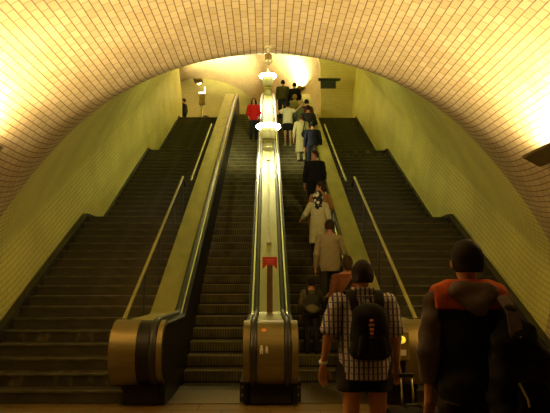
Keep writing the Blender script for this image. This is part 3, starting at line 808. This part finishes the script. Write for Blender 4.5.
# wristband
bm = MB(); bm.lathe([(.030, -.012), (.037, -.012), (.037, .012), (.030, .012)], n=20, mtx=Matrix.Translation((-.328, .045, .905)) @ Matrix.Rotation(R(-12), 4, 'Y') @ Matrix.Rotation(R(16), 4, 'X')); bm.build('wristband', M['white'], LAST['t'], smooth=True)
# collar
nmesh('collar', [sdf_mesh([('c', (-.05, -.035, 1.485), (.05, -.035, 1.485), .045, .045), ('c', (-.06, -.02, 1.485), (-.05, .06, 1.45), .035, .03), ('c', (.06, -.02, 1.485), (.05, .06, 1.45), .035, .03)], .012, .006, .02, [(0, 0, 1, 1.512)])], M['plaid'], LAST['t'])
# his backpack
def soft(prims, h, m, name, parent, k=.04, cuts=(), wr=.003, infl=0.): return nmesh(name, [sdf_mesh(prims, h, infl, k, cuts, wr)], M[m], parent)
def strap(parent, pts, wd=.026, th=.006, m='leather', name='strap'):
    """flat webbing along pts"""
    P = [Vector(p) for p in pts]; bm = MB(); rings = []
    for i, p in enumerate(P):
        t_ = (P[min(i+1, len(P)-1)] - P[max(i-1, 0)]).normalized(); x = Vector((1, 0, 0)); x = (x - t_*x.dot(t_)).normalized(); n_ = t_.cross(x)
        rings.append([bm.bm.verts.new(p + x*a*wd + n_*b_*th) for a, b_ in ((-1, -1), (1, -1), (1, 1), (-1, 1))])
    for a, b_ in zip(rings, rings[1:]):
        for k in range(4): bm.bm.faces.new((a[k], a[(k+1) % 4], b_[(k+1) % 4], b_[k]))
    bm.bm.faces.new(rings[0][::-1]); bm.bm.faces.new(rings[-1]); return bm.build(name, M[m], parent, angle=50)
t = thing('backpack', 'black backpack with an orange badge on the back of the plaid shirt', 'backpack', L_, 0, 'backpacks')
def rbox(c, r, rr): 
    """soft slab from capsules"""
    x, y, z = c; out = []
    for sx_ in (-1, 1): out.append(('c', (x+sx_*(r[0]-rr), y, z-r[2]+rr), (x+sx_*(r[0]-rr)*.8, y, z+r[2]-rr), rr, rr*.9))
    out.append(('c', (x, y, z-r[2]+rr), (x, y, z+r[2]-rr), rr, rr)); return out
soft(rbox((.015, -.215, 1.16), (.165, .08, .205), .075) + [('e', (.015, -.215, 1.30), (.10, .07, .09))], .010, 'leather', 'body', t, .06)
soft(rbox((.02, -.285, 1.065), (.12, .03, .09), .032), .008, 'leather', 'front_pocket', t, .03, (), .002)
for s_ in (-1, 1):
    strap(t, [(s_*.09, -.17, 1.33), (s_*.10, -.165, 1.40), (s_*.115, -.115, 1.462), (s_*.125, -.03, 1.482), (s_*.13, .06, 1.455), (s_*.145, .14, 1.34), (s_*.165, .165, 1.18)], .034, .009)
bm = MB(); bm.tube([(-.03, -.19, 1.375), (-.025, -.18, 1.43), (.035, -.18, 1.43), (.04, -.19, 1.375)], .009, 8); bm.build('handle', M['leather'], t, smooth=True)
bd = soft([('c', (.012, -.285, 1.17), (.012, -.275, 1.27), .026, .022)], .006, 'c_dark', 'badge', t, .01, (), 0)
for z_, w_ in ((1.262, .014), (1.228, .022), (1.195, .014), (1.165, .011)):
    bm = MB(); bm.box(.012-w_, .012+w_, -.318, -.298, z_-.009, z_+.009, .003); bm.build('badge_mark', M['orange_st'] if w_ < .02 else M['c_tan'], bd)
# his suitcase
sx, sy_ = L_[0] + .355, L_[1] - .14
t = thing('suitcase', 'black upright trolley suitcase pulled by the man in the plaid shirt', 'suitcase', (sx, sy_, 0))
bm = MB(); bm.box(-.20, .20, -.12, .12, .06, .575, .045); bm.build('shell', M['leather'], t, angle=40)
bm = MB(); bm.box(-.16, .16, -.150, -.118, .12, .42, .02); bm.build('front_pocket', M['leather'], t, angle=40)
for x in (-.045, .045):
    bm = MB(); bm.tube([(x-.02, .07, .56), (x-.02, .13, .80)], .009, 8); bm.build('telescopic_tube', M['trim'], t, smooth=True)
bm = MB(); bm.box(-.085, .045, .115, .15, .79, .822, .012); bm.build('handle', M['black'], t, angle=40)
bm = MB(); bm.tube([(-.06, 0, .57), (-.05, 0, .60), (.05, 0, .60), (.06, 0, .57)], .012, 8); bm.build('carry_handle', M['black'], t, smooth=True)
for x in (-.15, .15):
    bm = MB(); bm.lathe([(0, -.02), (.04, -.02), (.04, .02), (0, .02)], n=16, mtx=Matrix.Translation((x, .09, .04)) @ Matrix.Rotation(R(90), 4, 'Y')); bm.build('wheel', M['rubber'], t, angle=40)
    bm = MB(); bm.box(x-.025, x+.025, -.11, -.06, 0, .07, .008); bm.build('foot', M['black'], t)
bm = MB(); bm.box(-.10, -.075, -.128, -.119, .505, .535); bm.build('buckle', M['trim'], t)

L_ = in_hall(461.5, 243, 1.79)
person('man in orange and black vest over a grey hooded top, seen from behind at right', L_, 1.79, 0, 1.08, hair='hair_dark', top='c_grey', sleeve='long', hem=.84, bottom='c_dark', h=.012, group=CROWD, sh=.188, wr=.0045,
       cuff=.085, armL=((.25, -.02, 1.12), (.235, .05, .86)), armR=((.26, -.03, 1.12), (.27, .10, .87)), hood='c_grey', top_name='sweatshirt', handL=((-.02, .08, -1), (.6, -1, 0), (1, .5, 0), .5))
T_ = LAST['torso']; s_ = LAST['s']; P_ = LAST['t']
vb = T_[:3] + T_[4:] + [('c', (q*.04*s_, -.01*s_, 1.445*s_), (q*.20*s_, 0, 1.375*s_), .055*s_, .062*s_) for q in (-1, 1)]
zc = 1.36*s_
nmesh('vest', [sdf_mesh(vb, .012, .036, .05, [(0, 0, 1, zc), (0, 0, -1, -.80*s_), (1, 0, 0, .205*s_), (-1, 0, 0, .205*s_)], .004)], M['c_black'], P_)
o = nmesh('vest_yoke', [sdf_mesh(vb, .012, .039, .05, [(0, 0, -1, -zc-.002), (0, 0, 1, 1.535*s_), (1, 0, 0, .215*s_), (-1, 0, 0, .215*s_)], .003)], M['c_orange'], P_); o['label'] = 'orange shoulder yoke of the vest'
t = thing('shoulder_bag', 'large black bag hanging from the right shoulder of the man in the vest', 'bag', L_, 0)
soft([('c', (.155, -.20, 1.38), (.22, -.22, 1.1), .05, .085), ('c', (.10, -.22, 1.22), (.10, -.24, .72), .07, .10), ('c', (.24, -.22, 1.24), (.30, -.24, .72), .075, .10), ('c', (.32, -.19, 1.12), (.42, -.20, .74), .06, .085)], .012, 'leather', 'body', t, .09, (), .007)
soft([('c', (.16, -.32, 1.0), (.15, -.33, .78), .03, .035), ('c', (.27, -.32, 1.0), (.31, -.33, .78), .03, .035)], .012, 'leather', 'pocket', t, .08, (), .004)
strap(t, [(.16, -.285, 1.25), (.155, -.265, 1.38), (.155, -.14, 1.455), (.165, -.03, 1.50), (.175, .08, 1.465), (.19, .17, 1.35), (.21, .18, 1.15)], .036, .008, 'c_grey')
bm = MB(); bm.box(.165, .20, -.312, -.295, 1.235, 1.26, .004); bm.build('buckle', M['lampbody'], t)
bm = MB(); bm.tube([(.13, -.352, 1.02), (.165, -.362, .94), (.17, -.366, .90)], .006, 6); bm.build('zip_pull', M['lampbody'], t)

# ------------------------------------------------------------------ riders, near to far
def rider(px, row, H, label, **k):
    loc = on_escalator(px, row, H); d = dict(h=.020, group=RIDE); d.update(k)
    if 'dx' in d: loc = (loc[0] + d.pop('dx'), loc[1], loc[2])
    return person(label, loc, H, **d), loc
RAIL_R = ((.27, .05, 1.16), (.335, .22, 1.115))
t, l = rider(344, 253, 1.78, 'person in rust brown top with bushy hair, just ahead of the plaid shirt', h=.015, top='c_rust', hair='hair_brown', hair_style='bob', g=1.05, bottom='c_dark')
t = thing('shoulder_bag', 'black strap bag slung over the rust brown top', 'bag', l)
strap(t, [(-.16, -.165, 1.05), (-.06, -.17, 1.22), (.05, -.165, 1.38), (.12, -.09, 1.50), (.14, .02, 1.51), (.10, .12, 1.40)], .026, .006)
soft([('e', (-.20, -.13, .95), (.08, .06, .14))], .016, 'leather', 'body', t)
t, l = rider(308.5, 279, 1.24, 'child with black hair and a dark backpack, low beside the divider', h=.015, top='c_olive', hair='hair_black', g=1.12, bottom='c_dark', armR=((.27, .04, 1.22), (.36, .14, 1.30)))
t = thing('backpack', 'dark olive backpack worn by the child next to the divider', 'backpack', l, 0, 'backpacks')
soft([('e', (0, -.155, .82), (.145, .07, .17)), ('e', (0, -.16, .72), (.15, .075, .10))], .012, 'c_dark', 'body', t)
soft([('e', (.0, -.222, .745), (.10, .03, .07))], .012, 'c_olive', 'front_pocket', t, .02)
for s_ in (-1, 1): strap(t, [(s_*.07, -.13, .96), (s_*.08, -.08, 1.05), (s_*.085, 0, 1.075), (s_*.09, .07, 1.03), (s_*.11, .10, .90)], .022, .006)
rider(325.5, 214, 1.76, 'man in beige jacket with dark trousers holding the right handrail', h=.015, top='c_beige', hair='hair_brown', bottom='c_dark', g=1.08, armR=RAIL_R, hem=.80, handR=((0, 1, -.1), (0, -.1, -1), (-1, 0, 0), .55))
rider(315, 190, 1.64, 'person in long cream coat with a black and white patterned head scarf', top='c_cream', hair='scarf', hair_style='long', bottom='c_dark', coat=(.52, .20), armL=((.29, .03, 1.2), (.36, .16, 1.12)))
rider(316.5, 178, 1.70, 'person in tan orange jacket with reddish hair, one hand on the handrail', top='c_tan', hair='hair_brown', bottom='c_dark', head_yaw=1.5, armR=((.27, .05, 1.16), (.30, .22, 1.12)), hair_style='bob', face=True)
rider(311, 147, 1.76, 'broad man all in black looking over his left shoulder', top='c_black', bottom='c_black', hair='hair_brown', head_yaw=1.9, g=1.15, sh=.20, face=True)
rider(309, 118, 1.70, 'person in navy jacket above the man in black', top='c_navy', bottom='c_navy', hair='hair_black', g=1.1)
t, l = rider(298, 112, 1.68, 'person in long khaki coat carrying a black bag at the side', top='c_khaki', bottom='c_khaki', coat=(.35, .20), hair='hair_brown', hair_style='bob')
t = thing('handbag', 'black handbag hanging against the long khaki coat', 'bag', l)
soft([('e', (.13, -.24, .92), (.15, .06, .15))], .02, 'leather', 'body', t)
strap(t, [(.03, -.24, 1.0), (.10, -.16, 1.30), (.13, -.07, 1.49), (.14, .03, 1.50), (.18, .14, 1.3)], .018, .006)
rider(305, 104, 1.72, 'person in dark jacket with black hair close to the right handrail', top='c_dark', bottom='c_black', hair='hair_black', h=.024, armR=RAIL_R)
rider(284.5, 100.5, 1.70, 'woman in white top and short black skirt with both arms raised', top='c_white', legs='skirt', bottom='c_black', hair='hair_black', hair_style='bob', skin='skin_light', shoe='c_cream', h=.02,
      armL=((.30, -.02, 1.33), (.44, -.02, 1.42)), armR=((.28, .0, 1.38), (.46, .0, 1.55)), sleeve='short')
rider(297.5, 99, 1.66, 'person with blond hair in an olive green jacket', top='c_green', bottom='c_dark', hair='hair_blond', hair_style='bob', h=.024)
rider(291.5, 93, 1.66, 'person with light brown hair in a khaki top, below the two at the top', top='c_khaki', bottom='c_denim', hair='hair_blond', h=.024)
rider(303, 97, 1.70, 'person in maroon jacket with dark hair leaning at the right handrail', top='c_maroon', bottom='c_black', hair='hair_black', h=.024)
rider(279.5, 79, 1.76, 'man in olive brown jacket arriving at the top beside the divider', top='c_olive', bottom='c_denim', hair='hair_black', h=.024, g=1.2, sh=.21)
rider(291, 80.5, 1.72, 'person in black coat arriving at the top, near the handrail', top='c_black', bottom='c_black', hair='hair_black', h=.024, g=1.1)
rider(250.5, 96, 1.66, 'woman in red jacket and jeans with long black hair coming down the left escalator', rz=PI, top='c_red', bottom='c_denim', hair='hair_black', hair_style='long', skin='skin_light', hem=.82, face=True, h=.016, group=None, armL=((.24, .02, 1.14), (.20, .10, .95)), armR=((.24, .02, 1.14), (.20, .10, .95)), g=1.08)
person('person in black jacket beyond the top of the left staircase', (-4.2, 27.4, TOPZ), 1.68, 1.0, 1.1, top='c_black', bottom='c_dark', hair='hair_brown', h=.026, head_yaw=.6)
# ------------------------------------------------------------------ camera, world
cam = bpy.data.cameras.new('camera'); cam.lens = 36*F_/550; cam.sensor_width = 36; cam.clip_start = .05
co = bpy.data.objects.new('camera', cam); C.objects.link(co); co.location = (CAMX, 0, CAMZ); co.rotation_euler = (R(90)+PITCH, 0, -R(.9))
bpy.context.scene.camera = co
w = bpy.data.worlds.new('world'); bpy.context.scene.world = w; w.use_nodes = True
w.node_tree.nodes['Background'].inputs['Color'].default_value = (.9, .6, .25, 1); w.node_tree.nodes['Background'].inputs['Strength'].default_value = 0.0
sc = bpy.context.scene
sc.view_settings.view_transform = 'Standard'; sc.view_settings.look = 'None'; sc.view_settings.gamma = 1; sc.view_settings.exposure = 0.0
sc.view_settings.use_curve_mapping = False
sc.cycles.use_denoising = True
sc.cycles.max_bounces = 10; sc.cycles.diffuse_bounces = 6; sc.cycles.sample_clamp_indirect = 4
